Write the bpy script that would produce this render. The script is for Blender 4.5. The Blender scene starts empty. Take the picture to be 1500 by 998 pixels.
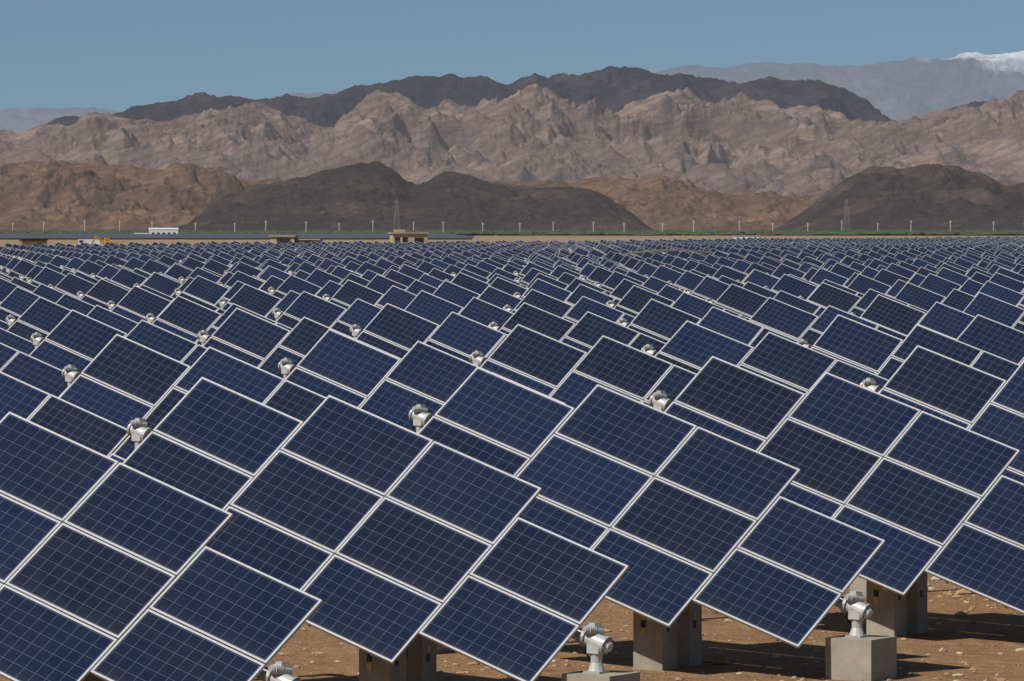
import bpy, math, random
import numpy as np
from mathutils import Vector, Matrix
random.seed(7); rng=np.random.default_rng(7)
scene=bpy.context.scene
scene.view_settings.view_transform='Standard'
scene.view_settings.look='None'
scene.view_settings.exposure=0
F=7000.0; CAMH=5.65; Y0=338.0

# ------------------------------------------------------------ node helpers
class M:
    def __init__(s,name):
        s.mat=bpy.data.materials.new(name); s.mat.use_nodes=True
        s.nt=s.mat.node_tree; s.n=s.nt.nodes; s.l=s.nt.links
        s.b=s.n['Principled BSDF']
    def new(s,t,**kw):
        x=s.n.new(t)
        for k,v in kw.items(): setattr(x,k,v)
        return x
    def setin(s,node,i,v):
        if isinstance(v,bpy.types.NodeSocket): s.l.new(v,node.inputs[i])
        else: node.inputs[i].default_value=v
    def math(s,op,a,b=None,c=None,clamp=False):
        x=s.new('ShaderNodeMath',operation=op,use_clamp=clamp)
        s.setin(x,0,a)
        if b is not None: s.setin(x,1,b)
        if c is not None: s.setin(x,2,c)
        return x.outputs[0]
    def mix(s,f,a,b,bt='MIX'):
        x=s.new('ShaderNodeMix',data_type='RGBA',blend_type=bt)
        s.setin(x,0,f)
        for i,v in ((6,a),(7,b)):
            if isinstance(v,bpy.types.NodeSocket): s.l.new(v,x.inputs[i])
            else: x.inputs[i].default_value=(v[0],v[1],v[2],1)
        return x.outputs[2]
    def noise(s,vec,scale,detail=4,rough=.55,dist=0.):
        x=s.new('ShaderNodeTexNoise'); s.setin(x,'Vector',vec)
        x.inputs['Scale'].default_value=scale; x.inputs['Detail'].default_value=detail
        x.inputs['Roughness'].default_value=rough; x.inputs['Distortion'].default_value=dist
        return x.outputs[0]
    def ramp(s,f,stops):
        x=s.new('ShaderNodeValToRGB'); s.l.new(f,x.inputs[0]); e=x.color_ramp.elements
        while len(e)<len(stops): e.new(.5)
        for i,(p,c) in enumerate(stops):
            e[i].position=p; e[i].color=(c[0],c[1],c[2],1) if not isinstance(c,(int,float)) else (c,c,c,1)
        return x.outputs[0]
    def bump(s,h,strength,dist):
        x=s.new('ShaderNodeBump'); s.l.new(h,x.inputs['Height'])
        x.inputs['Strength'].default_value=strength; x.inputs['Distance'].default_value=dist
        s.l.new(x.outputs[0],s.b.inputs['Normal'])
    def pos(s): 
        return s.new('ShaderNodeNewGeometry').outputs['Position']
    def col(s,c): 
        if isinstance(c,bpy.types.NodeSocket): s.l.new(c,s.b.inputs['Base Color'])
        else: s.b.inputs['Base Color'].default_value=(c[0],c[1],c[2],1)
    def set(s,**k):
        for a,v in k.items(): s.setin(s.b,{'rough':'Roughness','metal':'Metallic','spec':'Specular IOR Level'}[a],v)

def simple(name,c,rough=.7,metal=0,var=.25,scale=8,bump=.0,emis=None):
    m=M(name); p=m.pos(); f=m.noise(p,scale,5,.6)
    m.col(m.mix(f,[x*(1-var) for x in c],[min(1,x*(1+var)) for x in c])); m.set(rough=rough,metal=metal)
    if bump: m.bump(f,bump,.02)
    if emis: m.b.inputs['Emission Color'].default_value=(*emis,1); m.b.inputs['Emission Strength'].default_value=1
    return m.mat

# panel glass: 10 x 6 poly-silicon cells, UV in cell units
def panel_mat():
    m=M('solar_glass')
    uv=m.new('ShaderNodeUVMap',uv_map='cells').outputs[0]
    rn=m.new('ShaderNodeUVMap',uv_map='rnd').outputs[0]
    s=m.new('ShaderNodeSeparateXYZ'); m.l.new(uv,s.inputs[0]); u,v=s.outputs[0],s.outputs[1]
    sr=m.new('ShaderNodeSeparateXYZ'); m.l.new(rn,sr.inputs[0])
    oi=m.new('ShaderNodeObjectInfo').outputs['Random']
    rr=m.math('FRACT',m.math('ADD',sr.outputs[0],m.math('MULTIPLY',oi,7.31)))
    def line(x,w):
        f=m.math('FRACT',x); d=m.math('MINIMUM',f,m.math('SUBTRACT',1.0,f))
        return m.math('LESS_THAN',d,w)
    grid=m.math('MAXIMUM',line(u,.021),line(v,.021))
    bus=line(m.math('ADD',m.math('MULTIPLY',v,2.0),.5),.016)
    cx=m.new('ShaderNodeCombineXYZ'); m.l.new(m.math('FLOOR',u),cx.inputs[0]); m.l.new(m.math('FLOOR',v),cx.inputs[1]); m.l.new(rr,cx.inputs[2])
    wn=m.new('ShaderNodeTexWhiteNoise'); m.l.new(cx.outputs[0],wn.inputs[0])
    c1=m.ramp(rr,[(0,(.0078,.009,.018)),(.15,(.0072,.010,.025)),(.35,(.006,.011,.031)),(.7,(.0065,.013,.038)),(1,(.009,.0175,.052))])
    c2=m.mix(m.math('MULTIPLY',wn.outputs[0],.45),c1,(.010,.018,.044))
    vo=m.new('ShaderNodeTexVoronoi'); m.setin(vo,'Vector',uv); vo.inputs['Scale'].default_value=9
    c2=m.mix(m.math('MULTIPLY',vo.outputs['Distance'],.2),c2,(.018,.026,.05))
    c3=m.mix(m.math('MULTIPLY',bus,.20),c2,(.10,.12,.16))
    c4=m.mix(m.math('MULTIPLY',grid,.42),c3,(.18,.21,.29))
    d=m.noise(m.pos(),.9,5,.65); d2=m.noise(uv,.55,4,.6)
    dust=m.math('MULTIPLY',m.math('SUBTRACT',m.math('MULTIPLY_ADD',d2,.5,m.math('MULTIPLY',d,.6)),.42,clamp=True),.09)
    c5=m.mix(dust,c4,(.28,.24,.20))
    low=m.ramp(m.math('DIVIDE',v,6.0),[(.86,0),(1.,.04)])
    c5=m.mix(low,c5,(.28,.22,.16))
    o1=m.math('MAXIMUM',m.math('GREATER_THAN',m.math('ABSOLUTE',m.math('SUBTRACT',u,5.0)),5.1),m.math('GREATER_THAN',m.math('ABSOLUTE',m.math('SUBTRACT',v,3.0)),3.1))
    c6=m.mix(o1,c5,(.40,.405,.41))
    m.col(c6); m.set(rough=m.math('ADD',m.math('MULTIPLY',d,.10),m.math('MULTIPLY_ADD',o1,.3,.04)),spec=.5)
    return m.mat

MATS=[panel_mat(),
 simple('aluminium_frame',(.44,.445,.45),.5,0.1,.16,20),
 simple('backsheet',(.42,.43,.45),.6),
 simple('galvanised_steel',(.38,.38,.375),.5,.2,.25,12),
 simple('cast_concrete',(.32,.28,.22),.9,0,.4,3.5,.7),
 simple('drive_grey_paint',(.46,.46,.44),.45,.1,.28,14),
 simple('black_rubber',(.015,.015,.015),.6),
 simple('yellow_paint',(.55,.36,.03),.6)]
G,FR,BS,ST,CO,WH,BK,YE=range(8)

# ------------------------------------------------------------ mesh builder
class B:
    def __init__(s): s.v=[];s.f=[];s.m=[];s.uv=[];s.r=[];s.sm=[]
    def face(s,pts,mat,uv=None,r=0.,sm=False):
        i=len(s.v); s.v+= [tuple(p) for p in pts]; s.f.append(tuple(range(i,i+len(pts)))); s.m.append(mat)
        s.uv.append(uv or [(0,0)]*len(pts)); s.r.append(r); s.sm.append(sm)
    def box(s,c,X,Y,Z,mat,top=None,uvt=None,r=0.):
        c=Vector(c);X=Vector(X);Y=Vector(Y);Z=Vector(Z)
        if X.cross(Y).dot(Z)<0: Y=-Y
        P=lambda a,b,d:c+X*a+Y*b+Z*d
        s.face([P(-1,-1,1),P(1,-1,1),P(1,1,1),P(-1,1,1)],mat if top is None else top,uvt,r)
        s.face([P(-1,-1,-1),P(-1,1,-1),P(1,1,-1),P(1,-1,-1)],mat)
        s.face([P(-1,-1,-1),P(1,-1,-1),P(1,-1,1),P(-1,-1,1)],mat)
        s.face([P(1,-1,-1),P(1,1,-1),P(1,1,1),P(1,-1,1)],mat)
        s.face([P(1,1,-1),P(-1,1,-1),P(-1,1,1),P(1,1,1)],mat)
        s.face([P(-1,1,-1),P(-1,-1,-1),P(-1,-1,1),P(-1,1,1)],mat)
    def cyl(s,p0,p1,r0,r1,mat,n=14,caps=True):
        p0=Vector(p0);p1=Vector(p1);d=(p1-p0).normalized()
        a=d.orthogonal().normalized(); b=d.cross(a)
        R=[(math.cos(2*math.pi*i/n),math.sin(2*math.pi*i/n)) for i in range(n)]
        A=[p0+(a*x+b*y)*r0 for x,y in R]; C=[p1+(a*x+b*y)*r1 for x,y in R]
        for i in range(n):
            j=(i+1)%n; s.face([A[i],A[j],C[j],C[i]],mat,sm=False)
        if caps: s.face(A[::-1],mat); s.face(C,mat)
    def mesh(s,name,mats=None,uvs=True):
        me=bpy.data.meshes.new(name); me.from_pydata(s.v,[],s.f)
        for x in (mats or MATS): me.materials.append(x)
        me.polygons.foreach_set('material_index',s.m)
        if uvs:
            a=me.uv_layers.new(name='cells'); b=me.uv_layers.new(name='rnd')
            fa=[];fb=[]
            for u,r in zip(s.uv,s.r):
                for q in u: fa+=[q[0],q[1]]; fb+=[r,0.]
            a.data.foreach_set('uv',fa); b.data.foreach_set('uv',fb)
        me.update(); return me
def obj(name,me,loc=(0,0,0),rz=0,parent=None):
    o=bpy.data.objects.new(name,me); o.location=loc; o.rotation_euler=(0,0,rz)
    scene.collection.objects.link(o)
    if parent: o.parent=parent
    return o

# ------------------------------------------------------------ tracker
a=Vector((.793,-.517,-.320)).normalized()
b0=Vector((-.585,-.499,-.641)); b0=(b0-a*b0.dot(a)).normalized()
ZL=CAMH-4.55
ML,MW=1.65,1.0
def tracker(roll,detail=True):
    bb=B(); q=Matrix.Rotation(math.radians(roll),3,a); b=q@b0
    n=-(a.cross(b)); 
    if n.z<0:n=-n
    low=Vector((0,0,ZL)); up=-a
    P=lambda u,v,w=0.:low+up*u+b*v+n*w
    for ci,(cnt,v0) in enumerate(((2,-1.),(3,-1.5),(3,-1.5),(2,-1.))):
        for k in range(cnt):
            uc=(ci+.5)*ML; vc=v0+(k+.5)*MW; L=ML/2-.009; W=MW/2-.009; r=random.random()
            c=P(uc,vc,0)
            if detail:
                fw=.0125
                c=c+n*random.uniform(-.005,.005)
                # every module sits with a hair of individual tilt
                tu=random.uniform(-.004,.004); tv=random.uniform(-.004,.004)
                up_=(up+n*tu).normalized(); b_=(b+n*tv).normalized(); n_=(n-up*tu-b*tv).normalized()
                g=[c-up_*(L-2*fw)-b_*(W-2*fw),c+up_*(L-2*fw)-b_*(W-2*fw),c+up_*(L-2*fw)+b_*(W-2*fw),c-up_*(L-2*fw)+b_*(W-2*fw)]
                uvs=[(-.09,-.09),(10.09,-.09),(10.09,6.09),(-.09,6.09)]
                fc=[g[0],g[1],g[2],g[3]]
                nn=(fc[1]-fc[0]).cross(fc[3]-fc[0])
                if nn.dot(n)<0: fc=fc[::-1]; uvs=uvs[::-1]
                bb.face(fc,G,uvs,r)
                bk=[x-n_*.012 for x in fc][::-1]; bb.face(bk,BS)
                for sg in (-1,1):
                    bb.box(c+b_*sg*(W-fw)-n_*.014,up_*L,b_*fw,n_*.020,FR)
                    bb.box(c+up_*sg*(L-fw)-n_*.014,up_*fw,b_*(W-2*fw),n_*.0195,FR)
            else:
                uvs=[(-.27,-.24),(10.27,-.24),(10.27,6.24),(-.27,6.24)]
                bb.box(c-n*.02,up*L,b*W,n*.02,FR,G,uvs,r)
    tw=-.20
    for u in (.35,1.3,2.0,2.95,3.65,4.6,5.3,6.25):
        w=.98 if (u<ML or u>3*ML) else 1.48
        bb.box(P(u,0,-.07),up*.02,b*w,n*.022,ST)
    if detail:
        bb.cyl(P(-.12,0,tw),P(6.85,0,tw),.075,.075,ST,12)
        for u in (.35,1.3,2.0,2.95,3.65,4.6,5.3,6.25):
            bb.box(P(u,0,-.12),up*.03,b*.10,n*.03,ST)
    else: bb.box(P(3.35,0,tw),up*3.5,b*.06,n*.06,ST)
    X=Vector((a.x,a.y,0)).normalized(); Y=Vector((-X.y,X.x,0)); Z=Vector((0,0,1))
    e=P(0,0,tw); ctr=Vector((e.x,e.y,0))+X*.24
    bt=ZL-.55
    bb.box((ctr.x,ctr.y,bt/2-.1),X*.33,Y*.33,Z*(bt/2+.1),CO)
    for kk,(uu,off,w) in enumerate(((2.75,-.34,.22),(2.75,.36,.19))):
        q0=P(uu,0,tw); c0=Vector((q0.x,q0.y,0))+Y*off; h=q0.z-.78
        bb.box((c0.x,c0.y,h/2-.1),X*w,Y*w*.8,Z*(h/2+.1),CO)
        if detail:
            fcx=c0-Y*(w*.8+.004)
            for zz,mm in ((.72,YE),(.62,BK),(.52,YE)):
                bb.box((fcx-X*w*.3)+Z*(zz),X*.035,Y*.003,Z*.045,mm)
            fx=c0+X*(w+.004)-Y*.03
            for zz,mm in ((.62,YE),(.52,BK)):
                bb.box(fx+Z*(zz+.05),X*.003,Y*.03,Z*.045,mm)
    q0=P(2.75,0,tw)
    bb.box((q0.x,q0.y,q0.z-.74),X*.12,Y*.50,Z*.04,ST)
    bb.box((q0.x,q0.y,q0.z-.39),X*.05,Y*.06,Z*.31,ST)
    h0=P(6.80,0,tw)
    pz=h0.z-.14
    if detail:
        bb.cyl((h0.x-a.x*.08,h0.y-a.y*.08,-.1),(h0.x-a.x*.08,h0.y-a.y*.08,pz-.13),.085,.075,WH,12)
        bb.box((h0.x,h0.y,.18),X*.26,Y*.26,Z*.28,CO)
    else:
        bb.box((h0.x,h0.y,pz/2),X*.06,Y*.06,Z*pz/2,ST)
    def head(p,d,base,k):
        if not detail:
            bb.box(p+d*.08,d*.13*k/.7,Y*.08,d.cross(Y)*.085,WH); return
        bb.cyl(p-d*.10*k,p-d*.04*k,.15*k,.15*k,ST,16)
        bb.cyl(p-d*.04*k,p+d*.27*k,.118*k,.118*k,WH,18)
        bb.cyl(p+d*.27*k,p+d*.31*k,.142*k,.142*k,ST,18)
        bb.cyl(p+d*.31*k,p+d*.37*k,.10*k,.07*k,WH,16)
        for i in range(8):
            an=i*math.pi/4; o=d.orthogonal().normalized(); o2=d.cross(o)
            c=p+d*.315*k+(o*math.cos(an)+o2*math.sin(an))*.12*k
            bb.cyl(c,c+d*.015,.012*k,.012*k,BK,6)
        m0=p+d*.1*k+Z*.15*k; md=(Y*-.75+Z*.1-X*.35).normalized()
        bb.cyl(m0-md*.12*k,m0+md*.15*k,.062*k,.062*k,WH,14)
        for i in range(4):
            bb.cyl(m0+md*(.02+i*.032)*k,m0+md*(.032+i*.032)*k,.075*k,.075*k,WH,14)
        bb.cyl(m0+md*.15*k,m0+md*.19*k,.066*k,.05*k,ST,12)
        bb.box(m0+Z*.075*k,md*.06*k,X*.05*k,Z*.035*k,WH)
        q=p+d*.12*k
        bb.box((q.x,q.y,q.z-.10*k),X*.10*k,Y*.11*k,Z*.07*k,WH)
        bb.cyl((q.x,q.y,q.z-.14*k),(q.x,q.y,base+.12),.095*k,.085*k,WH,12)
        bb.cyl((q.x,q.y,base+.12),(q.x,q.y,base+.02),.085*k,.13*max(k,.7),WH,12)
        bb.box((q.x,q.y,base+.012),X*.14*max(k,.7),Y*.14*max(k,.7),Z*.012,ST)
        for ph,am in ((0,.20),(1.2,.13)):
            pts=[]
            for i in range(11):
                t=i/10; pts.append(m0-md*.1*k+(-X*am*math.sin(t*math.pi)-Y*.08*math.sin(t*5+ph)*t)+Z*(-(m0.z-base-.02)*t))
            for i in range(10): bb.cyl(pts[i],pts[i+1],.010,.010,BK,6,False)
    head(P(-.10,0,tw+.02),a,bt,.80)
    head(P(6.78,0,tw+.04),a*-1,pz-.14,.66)
    return bb

near=[tracker(r).mesh('tracker_mesh') for r in (-1.6,-.6,0,.5,1.1,1.8)]
far=tracker(0,False)
fv=np.array(far.v); ff=np.array(far.f); fm=np.array(far.m); fuv=np.array(far.uv,dtype=float)

CLEAR=[(-18.4,848,7.5),(-18.1,836,6),(-38.,830,8),(-37,818,6),(-72,722,7),(15.9,475,9),(15.6,465,8),(15.3,456,8),(15,446,8)]
bases=[(0.79,55.2)]
p=(0.79+.6,55.2+26.4); bases.append(p); p=(p[0]+.2,p[1]+31.); bases.append(p)
while p[1]<2400:
    p=(p[0]+.3+random.uniform(-.5,.5),p[1]+29.3+random.uniform(-.8,.8)); bases.append(p)
nearpos=[];farpos=[]
for (bx,by) in bases:
    for k in range(-330,60):
        x=bx+3.38*k; y=by+5.0*k
        if y<34 or abs(x-0)>.107*y*1.28+12: continue
        lim=884+1.9*x if x<-18 else 850+3.77*(x+18)
        if y>lim: continue
        if any((x-2.6-cx)**2+(y+1.7-cy)**2<r*r for cx,cy,r in CLEAR): continue
        (nearpos if y<270 else farpos).append((x,y))
for x,y in nearpos:
    obj('solar_tracker',random.choice(near),(x,y,random.uniform(-.05,.05)),random.uniform(-.008,.008))
N=len(farpos); fp=np.array(farpos)
V=np.repeat(fv[None],N,0); 
ang=np.radians(rng.normal(0,1.3,N)); av=np.array(a); lo=np.array([0,0,ZL])
panelv=np.arange(len(fv))<10*24
rel=V[:,panelv]-lo
c=np.cos(ang)[:,None,None]; s=np.sin(ang)[:,None,None]
crs=np.cross(np.broadcast_to(av,rel.shape),rel); dt=(rel@av)[...,None]
V[:,panelv]=rel*c+crs*s+av*dt*(1-c)+lo
V[:,:,0]+=fp[:,0,None]; V[:,:,1]+=fp[:,1,None]; V[:,:,2]+=(np.sin(fp[:,0]*.03)*np.cos(fp[:,1]*.011)*.15)[:,None]
Fq=(ff[None]+ (np.arange(N)*len(fv))[:,None,None]).reshape(-1,4)
def quadmesh(name,V,Fq,mats,mi=None,smooth=False):
    me=bpy.data.meshes.new(name); me.vertices.add(len(V)); me.vertices.foreach_set('co',np.ascontiguousarray(V,dtype=np.float32).ravel())
    me.loops.add(Fq.size); me.loops.foreach_set('vertex_index',np.ascontiguousarray(Fq,dtype=np.int32).ravel())
    me.polygons.add(len(Fq)); me.polygons.foreach_set('loop_start',np.arange(0,Fq.size,4,dtype=np.int32))
    for m in mats: me.materials.append(m)
    if mi is not None: me.polygons.foreach_set('material_index',np.ascontiguousarray(mi,dtype=np.int32))
    me.polygons.foreach_set('use_smooth',np.full(len(Fq),smooth))
    me.update(calc_edges=True); me.validate(); return me
me=quadmesh('far_trackers',V.reshape(-1,3),Fq,MATS,np.tile(fm,N))
u1=me.uv_layers.new(name='cells'); u1.data.foreach_set('uv',np.tile(fuv.reshape(-1),N))
u2=me.uv_layers.new(name='rnd'); rr=np.zeros((N*len(ff),4,2)); rr[:,:,0]=rng.random((N*len(ff),1)); u2.data.foreach_set('uv',rr.ravel())
obj('solar_tracker_field',me)
print('near',len(nearpos),'far',N)

# ------------------------------------------------------------ ground
m=M('desert_sand'); P_=m.pos()
n1=m.noise(P_,.35,6,.6); n2=m.noise(P_,3.,8,.7); n3=m.noise(P_,.004,5,.6); n4=m.noise(P_,18,4,.7); n5=m.noise(P_,1.1,6,.65)
c=m.mix(m.ramp(n1,[(.35,0),(.65,1)]),(.37,.208,.10),(.49,.30,.158))
c=m.mix(m.ramp(n2,[(.38,0),(.62,.8)]),c,(.33,.19,.10),)
c=m.mix(m.ramp(n5,[(.54,0),(.68,.65)]),c,(.26,.15,.08),)
c=m.mix(m.ramp(n4,[(.56,0),(.72,.6)]),c,(.54,.42,.28))
sp=m.new('ShaderNodeSeparateXYZ'); m.l.new(P_,sp.inputs[0])
dist=m.math('DIVIDE',m.math('SUBTRACT',sp.outputs[1],400.),2500.,clamp=True)
c=m.mix(m.math('MULTIPLY',dist,.8),c,m.mix(m.ramp(n3,[(.4,0),(.6,1)]),(.30,.235,.15),(.235,.195,.135)))
m.col(c); m.set(rough=.95,spec=.1)
m.bump(m.math('ADD',m.math('ADD',m.math('MULTIPLY',n2,1.2),m.math('MULTIPLY',n5,2.)),m.math('MULTIPLY',n4,.4)),1.,.16)
bb=B(); S=90000
bb.face([(-S,-500,0),(S,-500,0),(S,S,0),(-S,S,0)],0)
obj('ground',bb.mesh('ground',[m.mat],False))

# stones & clods
bb=B(); stone=simple('stone',(.42,.34,.24),.9,0,.4,6); clod=simple('earth_clod',(.36,.225,.12),.95,0,.4,6)
def rock(c,r,mi=0):
    t=(1+5**.5)/2
    vs=[(-1,t,0),(1,t,0),(-1,-t,0),(1,-t,0),(0,-1,t),(0,1,t),(0,-1,-t),(0,1,-t),(t,0,-1),(t,0,1),(-t,0,-1),(-t,0,1)]
    fs=[(0,11,5),(0,5,1),(0,1,7),(0,7,10),(0,10,11),(1,5,9),(5,11,4),(11,10,2),(10,7,6),(7,1,8),(3,9,4),(3,4,2),(3,2,6),(3,6,8),(3,8,9),(4,9,5),(2,4,11),(6,2,10),(8,6,7),(9,8,1)]
    k=[Vector(v).normalized()*r*random.uniform(.6,1.25) for v in vs]
    sx,sy,sz=random.uniform(.8,1.4),random.uniform(.8,1.3),random.uniform(.4,.8)
    k=[Vector((v.x*sx+c[0],v.y*sy+c[1],v.z*sz+c[2])) for v in k]
    for f in fs: bb.face([k[i] for i in f],mi)
cl=[(random.uniform(-10,13),random.uniform(47,86)) for _ in range(60)]
for i in range(11000):
    if random.random()<.55:
        q=random.choice(cl); x=random.gauss(q[0],.7); y=random.gauss(q[1],1.1)
    else: y=random.uniform(47,86); x=random.uniform(-10,13)
    r=.008+.055*random.random()**4.2
    if random.random()<.008:r=random.uniform(.06,.15)
    rock((x,y,r*.15),r,0 if random.random()<.3 else 1)
obj('ground_stones',bb.mesh('stones',[stone,clod],False))

# ------------------------------------------------------------ terrain noise
def hashgrid(ix,iy,seed):
    h=(ix*374761393+iy*668265263+seed*974711)&0xffffffff
    h=((h^(h>>13))*1274126177)&0xffffffff
    return (h^(h>>16))&0xffffffff
def perlin(x,y,seed):
    ix=np.floor(x).astype(np.int64); iy=np.floor(y).astype(np.int64); fx=x-ix; fy=y-iy
    u=fx*fx*fx*(fx*(fx*6-15)+10); v=fy*fy*fy*(fy*(fy*6-15)+10)
    def g(i,j,dx,dy):
        an=hashgrid(ix+i,iy+j,seed)/4294967296.*2*np.pi
        return np.cos(an)*dx+np.sin(an)*dy
    n00=g(0,0,fx,fy);n10=g(1,0,fx-1,fy);n01=g(0,1,fx,fy-1);n11=g(1,1,fx-1,fy-1)
    return ((n00*(1-u)+n10*u)*(1-v)+(n01*(1-u)+n11*u)*v)*1.5
def ridged(x,y,seed,oc=8,gain=.5,e=.02):
    s=0;amp=1;w=1;tot=0
    for o in range(oc):
        q=perlin(x,y,seed+o)
        n=np.clip(1-np.sqrt(q*q+e*e)+e,0,1)**1.4*w
        s=s+n*amp; tot+=amp; w=np.clip(n*1.3,0,1); amp*=gain; x,y=x*1.72+y*1.05+3.1,y*1.72-x*1.05+7.7
    return s/tot
def fbm(x,y,seed,oc=5):
    s=0;a_=1
    for o in range(oc): s=s+perlin(x,y,seed+o)*a_; a_*=.5; x=x*2+1.3; y=y*2+5.1
    return s
def terrain(name,D,depth,crest,mat,size,seed,ncol,nrow,k=.7,back=.25,xr=1000,crestn=.35,pw=.9,sx=.8,fine=.06,gain=.5):
    xs=np.linspace(-xr,xr,ncol)/F*D; ts=np.linspace(0,1+back,nrow)
    X,T=np.meshgrid(xs,ts); Y=D-depth+T*depth
    cx=[(q[0]-750)/F*D for q in crest]; cy=[max(0,(Y0-q[1]))/F*D for q in crest]
    wx=fbm(X/size*.6,Y/size*.6,seed+50,3)*size*.4; wy=fbm(X/size*.6+40,Y/size*.6,seed+60,3)*size*.4
    xe=X+wx*.3*(1-np.clip(T,0,1))
    sm=size*.07
    E=sum(np.interp(xe+o*sm,cx,cy) for o in (-1,-.5,0,.5,1))/5
    R=ridged((X+wx)/size*sx,(Y+wy)/size,seed,8,gain)
    lo_,hi_=np.percentile(R,2),np.percentile(R,98)
    R=np.clip((R-lo_)/(hi_-lo_),0,1.15)
    R2=ridged((X+wx*.4)/size*3.6*sx+9,(Y+wy*.4)/size*3.6,seed+20,6,.56,.015)
    lo_,hi_=np.percentile(R2,2),np.percentile(R2,98); R2=np.clip((R2-lo_)/(hi_-lo_),0,1.1)
    p=np.where(T<=1,np.clip(T,0,1)**pw,1-(T-1)/back*1.0)
    w=np.where(T<.75,1,1-(1-crestn)*np.clip((T-.75)/.25,0,1))
    h=E*p*(1-k*w*(1-R)+k*.15*w) 
    lim=np.clip(T*5,0,1)*np.clip(E/80,0,1)
    h=h+np.minimum(E,E.mean()*1.2)*fine*2*(R2-.5)*lim*np.where(T>1,.6,1)*(.35+.65*w)
    h[0]=-20
    V=np.stack([X,Y,h-2],-1).reshape(-1,3)
    i=np.arange((nrow-1)*ncol).reshape(nrow-1,ncol)[:,:-1].ravel()
    Fq=np.stack([i,i+1,i+1+ncol,i+ncol],-1)
    obj(name,quadmesh(name,V,Fq,[mat],smooth=True))
def rockmat(name,cols,haze_glow,scale,bumpd,snow=None,strata=.35,patch=None):
    m=M(name); P_=m.pos()
    mp=m.new('ShaderNodeMapping'); m.l.new(P_,mp.inputs[0]); mp.inputs['Scale'].default_value=(.8,.3,2.2)
    mp.inputs['Rotation'].default_value=(0,.25,0)
    n1=m.noise(mp.outputs[0],scale,8,.68,.8); n2=m.noise(P_,scale*6,8,.72); n3=m.noise(P_,scale*.28,5,.55)
    c=m.ramp(n1,[(.36,cols[0]),(.46,cols[1]),(.54,cols[2]),(.64,cols[3])])
    c=m.mix(m.ramp(n3,[(.44,0),(.56,.75)]),c,patch or cols[0])
    c=m.mix(m.ramp(n2,[(.42,0),(.60,.5)]),c,cols[2])
    wv=m.new('ShaderNodeTexWave',wave_type='BANDS',bands_direction='Z'); mp2=m.new('ShaderNodeMapping'); m.l.new(P_,mp2.inputs[0]); mp2.inputs['Rotation'].default_value=(.1,.35,0)
    m.l.new(mp2.outputs[0],wv.inputs[0]); wv.inputs['Scale'].default_value=scale*1.6; wv.inputs['Distortion'].default_value=9; wv.inputs['Detail'].default_value=5; wv.inputs['Detail Scale'].default_value=.8
    c=m.mix(m.math('MULTIPLY',m.ramp(wv.outputs['Fac'],[(.45,0),(.8,1)]),strata),c,cols[0])
    if snow:
        s=m.new('ShaderNodeSeparateXYZ'); m.l.new(P_,s.inputs[0])
        z=m.math('ADD',s.outputs[2],m.math('MULTIPLY',m.math('SUBTRACT',n1,.5),1300.))
        z=m.math('ADD',z,m.math('MULTIPLY',m.math('SUBTRACT',s.outputs[0],5400.),.22))
        f=m.ramp(m.math('DIVIDE',m.math('SUBTRACT',z,snow),300.,clamp=True),[(0,0),(1,1)])
        c=m.mix(f,c,(.36,.36,.36))
    m.col(c); m.set(rough=1.,spec=0.)
    m.bump(m.math('ADD',n2,m.math('MULTIPLY',n1,1.5)),.9,bumpd)
    m.b.inputs['Emission Color'].default_value=(*haze_glow,1); m.b.inputs['Emission Strength'].default_value=1  # aerial haze painted in as a constant glow on the rock
    return m.mat
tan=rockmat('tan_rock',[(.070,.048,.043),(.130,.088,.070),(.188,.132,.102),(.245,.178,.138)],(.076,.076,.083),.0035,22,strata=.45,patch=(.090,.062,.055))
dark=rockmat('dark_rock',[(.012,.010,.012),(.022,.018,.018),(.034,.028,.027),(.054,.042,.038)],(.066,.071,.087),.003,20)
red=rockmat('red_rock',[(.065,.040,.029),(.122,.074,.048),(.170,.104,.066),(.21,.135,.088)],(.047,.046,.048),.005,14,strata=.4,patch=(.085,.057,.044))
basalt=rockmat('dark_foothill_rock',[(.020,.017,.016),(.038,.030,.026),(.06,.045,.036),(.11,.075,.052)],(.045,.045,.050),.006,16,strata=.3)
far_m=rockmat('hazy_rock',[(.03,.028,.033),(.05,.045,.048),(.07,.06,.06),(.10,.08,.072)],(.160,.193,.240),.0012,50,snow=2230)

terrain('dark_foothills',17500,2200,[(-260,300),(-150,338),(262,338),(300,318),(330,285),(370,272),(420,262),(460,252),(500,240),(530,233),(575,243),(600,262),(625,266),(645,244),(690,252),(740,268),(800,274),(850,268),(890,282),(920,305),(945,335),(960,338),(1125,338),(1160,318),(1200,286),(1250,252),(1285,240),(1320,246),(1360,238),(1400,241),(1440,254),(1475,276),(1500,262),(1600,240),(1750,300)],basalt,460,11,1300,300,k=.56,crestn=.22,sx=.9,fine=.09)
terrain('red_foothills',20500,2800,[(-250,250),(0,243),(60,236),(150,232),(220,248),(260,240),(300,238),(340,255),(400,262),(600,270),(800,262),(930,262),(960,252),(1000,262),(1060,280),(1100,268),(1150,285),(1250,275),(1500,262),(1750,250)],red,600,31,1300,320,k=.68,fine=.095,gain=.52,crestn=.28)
terrain('tan_mountains',30000,9000,[(-250,205),(0,198),(60,198),(100,186),(150,172),(200,178),(250,172),(320,172),(375,154),(420,165),(480,180),(520,160),(560,137),(610,150),(650,155),(690,150),(720,158),(780,122),(820,135),(860,150),(900,163),(960,148),(1000,139),(1050,150),(1100,146),(1150,160),(1200,172),(1250,182),(1330,180),(1400,160),(1470,145),(1500,133),(1750,120)],tan,1300,53,1500,700,k=.65,crestn=.30,fine=.085,gain=.53)
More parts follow.
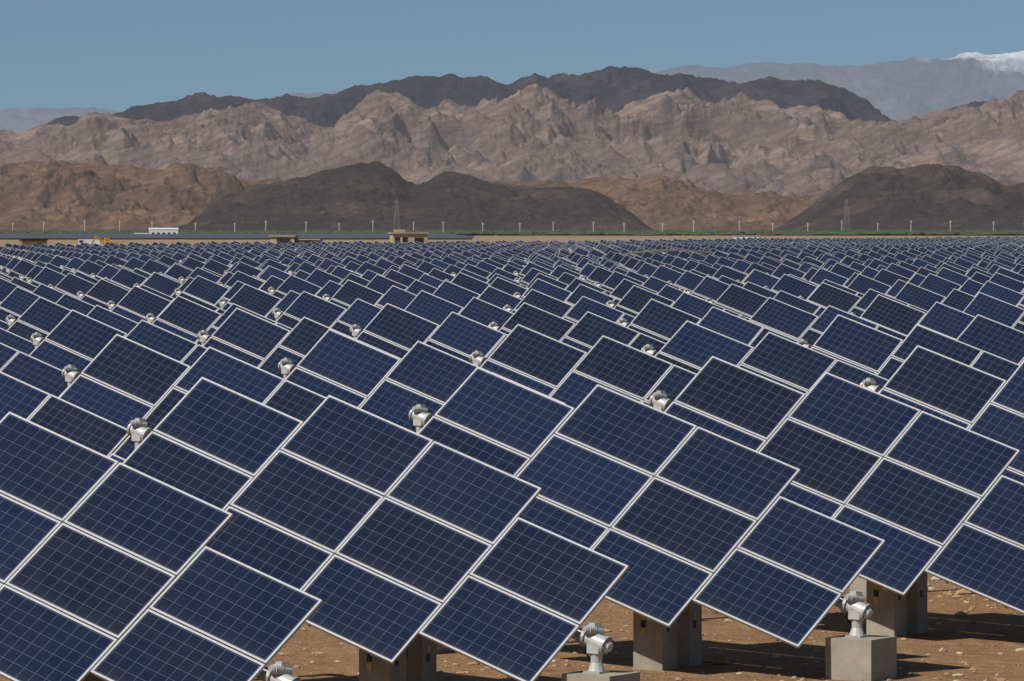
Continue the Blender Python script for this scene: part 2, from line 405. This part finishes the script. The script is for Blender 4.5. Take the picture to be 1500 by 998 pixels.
terrain('dark_ridge',36000,4500,[(-250,230),(0,210),(60,186),(90,172),(140,172),(200,155),(260,143),(310,130),(360,142),(450,138),(520,130),(560,123),(610,113),(660,106),(700,101),(740,110),(790,114),(830,108),(870,103),(920,92),(960,102),(1000,102),(1060,111),(1100,105),(1150,110),(1200,118),(1250,133),(1290,156),(1320,172),(1370,165),(1420,150),(1480,140),(1750,150)],dark,950,71,1400,300,k=.42,crestn=.15,fine=.042,gain=.52)
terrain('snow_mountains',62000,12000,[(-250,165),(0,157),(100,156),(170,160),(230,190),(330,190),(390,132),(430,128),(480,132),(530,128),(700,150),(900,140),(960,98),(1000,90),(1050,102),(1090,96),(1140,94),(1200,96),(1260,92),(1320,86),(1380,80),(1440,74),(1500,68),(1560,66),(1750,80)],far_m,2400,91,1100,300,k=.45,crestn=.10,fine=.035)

# ------------------------------------------------------------ distant solar rows
bb=B(); dm=simple('distant_array_glass',(.075,.085,.10),.35,0,.25,.05)
y=3000
while y<5200:
    x=-.15*y
    while x<-.018*y:
        L=random.choice([18,24,30]); 
        if random.random()>.12:
            bb.face([(x,y,.7),(x+L,y,.7),(x+L,y+2.4,2.5),(x,y+2.4,2.5)],0)
            bb.box((x+L/2,y+1.8,.9),(L/2-1,0,0),(0,.08,0),(0,0,.9),0)
        x+=L+6
    y+=34
obj('distant_solar_rows',bb.mesh('rows',[dm],False))

# vegetation belt on the plain
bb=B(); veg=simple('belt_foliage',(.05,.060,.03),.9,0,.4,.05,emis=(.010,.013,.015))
for i in range(3000):
    y=random.choice([5400,6400,9000,11500])+random.uniform(-150,150); x=random.uniform(-.14,.14)*y
    if random.random()<.35 and x<0: continue
    h=random.uniform(2,6)*(y/6000)**.5; w=random.uniform(4,16)
    prof=[(0,.7),(.4,1.),(.75,.75),(1.,.2)]; rings=[]
    for hh,ww in prof:
        rings.append([Vector((x+math.cos(j*math.pi/3)*w*ww*random.uniform(.7,1.2),y+math.sin(j*math.pi/3)*w*ww*.6,h*hh*random.uniform(.85,1.15))) for j in range(6)])
    for r_ in range(3):
        for j in range(6):
            bb.face([rings[r_][j],rings[r_][(j+1)%6],rings[r_+1][(j+1)%6],rings[r_+1][j]],0)
    bb.face(rings[3],0)
obj('tree_belt',bb.mesh('tree_belt',[veg],False))

# ------------------------------------------------------------ poles / pylons
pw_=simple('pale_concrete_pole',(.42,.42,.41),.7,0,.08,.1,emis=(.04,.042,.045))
def polemesh(H):
    bb=B(); bb.cyl((0,0,0),(0,0,H),.52,.38,0,8)
    bb.box((0,0,H-1.6),(1.8,0,0),(0,.16,0),(0,0,.16),0); bb.box((0,0,H-3.6),(1.2,0,0),(0,.16,0),(0,0,.14),0)
    for sx in(-1.6,0,1.6): bb.cyl((sx,0,H-1.4),(sx,0,H-.7),.14,.1,0,6)
    for sx in(-1,1): bb.cyl((sx*.3,0,H-3.6),(sx*1.5,0,H-1.8),.1,.1,0,5)
    return bb.mesh('pole',[pw_],False)
pms=[polemesh(17.5),polemesh(19),polemesh(16)]
x=-845
while x<900:
    yy=6100+random.uniform(-60,60)
    obj('utility_pole',random.choice(pms),((x+random.uniform(-4,4))/F*yy,yy,0),random.uniform(-.3,.3)); x+=random.choice([46,52,58,62,50])
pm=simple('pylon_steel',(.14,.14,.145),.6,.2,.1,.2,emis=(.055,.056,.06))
def pylon():
    bb=B(); H=62
    def w(z): return 5.2*(1-z/H)**1.1+.9
    zs=[0,10,19,27,34,40,45,50,55,62]
    def bar(p,q,r=.13): bb.cyl(p,q,r,r,0,5,False)
    for i in range(len(zs)-1):
        z0,z1=zs[i],zs[i+1]; a0,a1=w(z0),w(z1)
        C0=[Vector((sx*a0,sy*a0,z0)) for sx,sy in((-1,-1),(1,-1),(1,1),(-1,1))]; C1=[Vector((sx*a1,sy*a1,z1)) for sx,sy in((-1,-1),(1,-1),(1,1),(-1,1))]
        for j in range(4):
            bar(C0[j],C1[j],.19); bar(C0[j],C1[(j+1)%4],.09); bar(C0[(j+1)%4],C1[j],.09); bar(C1[j],C1[(j+1)%4],.09)
    for z,L in((40,9),(48,7.5),(56,6)):
        for sg in(-1,1):
            for sy in(-1,1):
                bar((sg*w(z),sy*w(z),z),(sg*L,0,z+.6)); bar((sg*w(z),sy*w(z),z+2.6),(sg*L,0,z+.6))
            bar((sg*L,0,z+.6),(sg*L,0,z-2.2),.15)
    return bb.mesh('pylon',[pm],False)
py=pylon()
for px,d in ((581,8600),(1240,8600),(1500+140,9000)):
    obj('transmission_tower',py,((px-750)/F*d,d,0),.3)

# ------------------------------------------------------------ buildings
bw=simple('plaster_beige',(.42,.33,.22),.9,0,.15,1.); bwh=simple('white_cladding',(.62,.63,.64),.6,0,.06,.5)
bdk=simple('dark_opening',(.02,.02,.022),.5); brn=simple('rust_brown',(.22,.15,.09),.8,0,.3,1.); ory=simple('orange_paint',(.5,.26,.05),.6)
shm=simple('weathered_olive_roof',(.15,.13,.085),.9,0,.3,.6)
BM=[bw,bwh,bdk,brn,ory,MATS[CO],shm]
def emp(name,loc,rz=0):
    o=bpy.data.objects.new(name,None); o.location=loc; o.rotation_euler=(0,0,rz); scene.collection.objects.link(o); return o
def part(name,fn,parent):
    bb=B(); fn(bb); obj(name,bb.mesh(name,BM,False),parent=parent)
e=emp('inverter_house',(-18.4,850,0),.15)
def f(bb): bb.box((0,0,2.55),(3.1,0,0),(0,2.2,0),(0,0,2.55),0)
part('walls',f,e)
def f(bb):
    bb.box((0,0,5.22),(3.35,0,0),(0,2.5,0),(0,0,.12),5); bb.box((-1.6,0,5.6),(.9,0,0),(0,.9,0),(0,0,.26),0); bb.box((1.9,.2,5.5),(.5,0,0),(0,.5,0),(0,0,.16),3); bb.cyl((.2,0,5.3),(.2,0,6.9),.05,.04,3,6)
part('roof',f,e)
def f(bb):
    for x in(-2.3,-.9): bb.box((x,-2.21,4.0),(.45,0,0),(0,.03,0),(0,0,.45),2)
    bb.box((1.6,-2.21,2.2),(.8,0,0),(0,.03,0),(0,0,2.2),2)
    bb.box((3.11,.2,3.9),(.03,0,0),(0,.6,0),(0,0,.5),2)
part('windows_and_door',f,e)
e=emp('transformer_house',(-37.5,832,0),-.1)
def f(bb):
    bb.box((-2.2,0,2.3),(2.1,0,0),(0,2,0),(0,0,2.3),0); bb.box((2.2,.2,2.0),(2.1,0,0),(0,1.6,0),(0,0,2.0),3)
part('walls',f,e)
def f(bb):
    bb.box((-2.2,0,4.72),(2.35,0,0),(0,2.3,0),(0,0,.12),5); bb.box((2.35,.2,4.1),(2.0,0,0),(0,1.8,0),(0,0,.09),5)
part('roof',f,e)
def f(bb):
    bb.box((-2.0,-2.01,3.6),(1.2,0,0),(0,.03,0),(0,0,.7),2); bb.box((2.2,-1.41,3.3),(.7,0,0),(0,.03,0),(0,0,.4),2)
part('openings',f,e)
e=emp('site_container',(-72.5,724,0),.25)
def f(bb):
    bb.box((0,0,2.1),(1.9,0,0),(0,1.2,0),(0,0,2.1),3)
    for i in range(13): bb.box((-1.75+i*.29,-1.22,2.1),(.05,0,0),(0,.03,0),(0,0,1.95),3)
part('body',f,e)
def f(bb): bb.box((0,0,4.26),(2.0,0,0),(0,1.3,0),(0,0,.07),2); bb.box((.7,-1.24,3.3),(.45,0,0),(0,.05,0),(0,0,.5),2)
part('roof_and_window',f,e)
e=emp('warehouse',((235-750)/F*4500,4500,0),.1)
def f(bb):
    bb.box((3,0,3.4),(13.5,0,0),(0,9,0),(0,0,3.4),1); bb.box((-18,0,1.7),(6.5,0,0),(0,5,0),(0,0,1.7),1)
part('walls',f,e)
def f(bb):
    L=14
    bb.face([(3-L,-9.4,6.8),(3+L,-9.4,6.8),(3+L,0,8.3),(3-L,0,8.3)],1); bb.face([(3-L,0,8.3),(3+L,0,8.3),(3+L,9.4,6.8),(3-L,9.4,6.8)],1)
    for sg in(-1,1): bb.face([(3+sg*13.5,-9,6.8),(3+sg*13.5,9,6.8),(3+sg*13.5,0,8.25)],1)
part('roof',f,e)
def f(bb):
    for i in range(5): bb.box((-7+i*5,-9.02,2.6),(1.2,0,0),(0,.04,0),(0,0,1.3),2)
part('windows',f,e)
e=emp('dump_truck',((130-750)/F*1250,1250,0),.1)
def f(bb):
    bb.box((-1.9,0,2.3),(.85,0,0),(0,1.15,0),(0,0,1.1),1); bb.box((1.0,0,2.5),(1.9,0,0),(0,1.2,0),(0,0,.9),1)
    bb.box((0,0,1.05),(2.9,0,0),(0,.5,0),(0,0,.14),2); bb.box((-1.95,-1.16,2.8),(.5,0,0),(0,.02,0),(0,0,.35),2)
part('body',f,e)
def f(bb):
    for x in(-1.9,.9,2.0):
        for sy in(-1,1): bb.cyl((x,sy*.9,.5),(x,sy*1.2,.5),.5,.5,2,14)
part('wheels',f,e)
e=emp('excavator',((162-750)/F*1220,1220,0),.3)
def f(bb):
    bb.box((0,0,2.0),(1.7,0,0),(0,1.2,0),(0,0,.75),4); bb.box((-1.,-.5,3.2),(.6,0,0),(0,.6,0),(0,0,.6),4)
part('cab',f,e)
def f(bb):
    for sy in(-1,1): bb.box((0,sy*1.1,.55),(2.0,0,0),(0,.3,0),(0,0,.45),2)
part('tracks',f,e)
def f(bb):
    bb.box((-2.6,0,3.3),Vector((-1.4,0,.9)),(0,.2,0),Vector((.15,0,.24)),4); bb.box((-4.4,0,3.1),Vector((-.5,0,-1.1)),(0,.16,0),Vector((.2,0,-.1)),4)
    bb.box((-4.9,0,1.8),(.4,0,0),(0,.5,0),(0,0,.35),2)
part('boom',f,e)
e=emp('site_hut',((1093-750)/F*2300,2300,0),0)
def f(bb): bb.box((0,0,1.6),(6,0,0),(0,3,0),(0,0,1.6),1)
part('walls',f,e)
def f(bb):
    bb.box((0,0,3.3),(6.3,0,0),(0,3.3,0),(0,0,.12),5)
    for i in range(4): bb.box((-4.2+i*2.8,-3.02,1.9),(.6,0,0),(0,.03,0),(0,0,.5),2)
part('roof_and_windows',f,e)
e=emp('vaulted_shelter',(15.9,470,0))
def f(bb):
    n=20; W=6.6
    P=lambda i,y,dz=0:Vector((-W+2*W*i/n,y,3.15+.65*math.sin(math.pi*i/n)+dz))
    for i in range(n):
        bb.face([P(i,-4),P(i+1,-4),P(i+1,4),P(i,4)],6); bb.face([P(i,4,-.15),P(i+1,4,-.15),P(i+1,-4,-.15),P(i,-4,-.15)],6)
        bb.face([P(i,-4,-.15),P(i+1,-4,-.15),P(i+1,-4),P(i,-4)],6)
part('roof',f,e)
def f(bb):
    for i in range(6):
        for y in(-3.8,3.8):
            x=-6.2+i*2.48; bb.box((x,y,1.53),(.1,0,0),(0,.1,0),(0,0,1.53),5)
    bb.box((0,0,1.3),(6.1,0,0),(0,3.4,0),(0,0,1.3),3)
part('posts_and_tank',f,e)

# ------------------------------------------------------------ light, sky, camera
sd=Vector((-.53,-.42,.74)).normalized()
sun=bpy.data.lights.new('sun','SUN'); sun.energy=4.5; sun.angle=math.radians(.5); sun.color=(1,.95,.87)
so=bpy.data.objects.new('sun',sun); scene.collection.objects.link(so); so.rotation_euler=(-sd).to_track_quat('-Z','Y').to_euler()
w=bpy.data.worlds.new('World'); scene.world=w; w.use_nodes=True; nt=w.node_tree
bg=nt.nodes['Background']; sk=nt.nodes.new('ShaderNodeTexSky'); sk.sky_type='NISHITA'; sk.sun_disc=False
sk.sun_elevation=math.asin(sd.z); sk.sun_rotation=math.atan2(sd.x,sd.y)%(2*math.pi); sk.altitude=1200; sk.dust_density=.8; sk.air_density=1.
tc=nt.nodes.new('ShaderNodeTexCoord'); ad=nt.nodes.new('ShaderNodeVectorMath'); ad.operation='ADD'; ad.inputs[1].default_value=(0,0,.10)
no=nt.nodes.new('ShaderNodeVectorMath'); no.operation='NORMALIZE'
nt.links.new(tc.outputs['Generated'],ad.inputs[0]); nt.links.new(ad.outputs[0],no.inputs[0]); nt.links.new(no.outputs[0],sk.inputs['Vector'])
mx=nt.nodes.new('ShaderNodeMix'); mx.data_type='RGBA'; mx.blend_type='MULTIPLY'; mx.inputs[0].default_value=1; mx.inputs[7].default_value=(.84,.90,.90,1)
nt.links.new(sk.outputs[0],mx.inputs[6]); nt.links.new(mx.outputs[2],bg.inputs[0]); bg.inputs[1].default_value=.073

cam=bpy.data.cameras.new('camera'); co=bpy.data.objects.new('camera',cam); scene.collection.objects.link(co); scene.camera=co
cam.sensor_width=36; cam.lens=F/1500*36; cam.clip_start=1; cam.clip_end=200000
co.location=(0,0,CAMH); co.rotation_euler=(math.radians(90)-math.atan((499-Y0)/F),0,0)
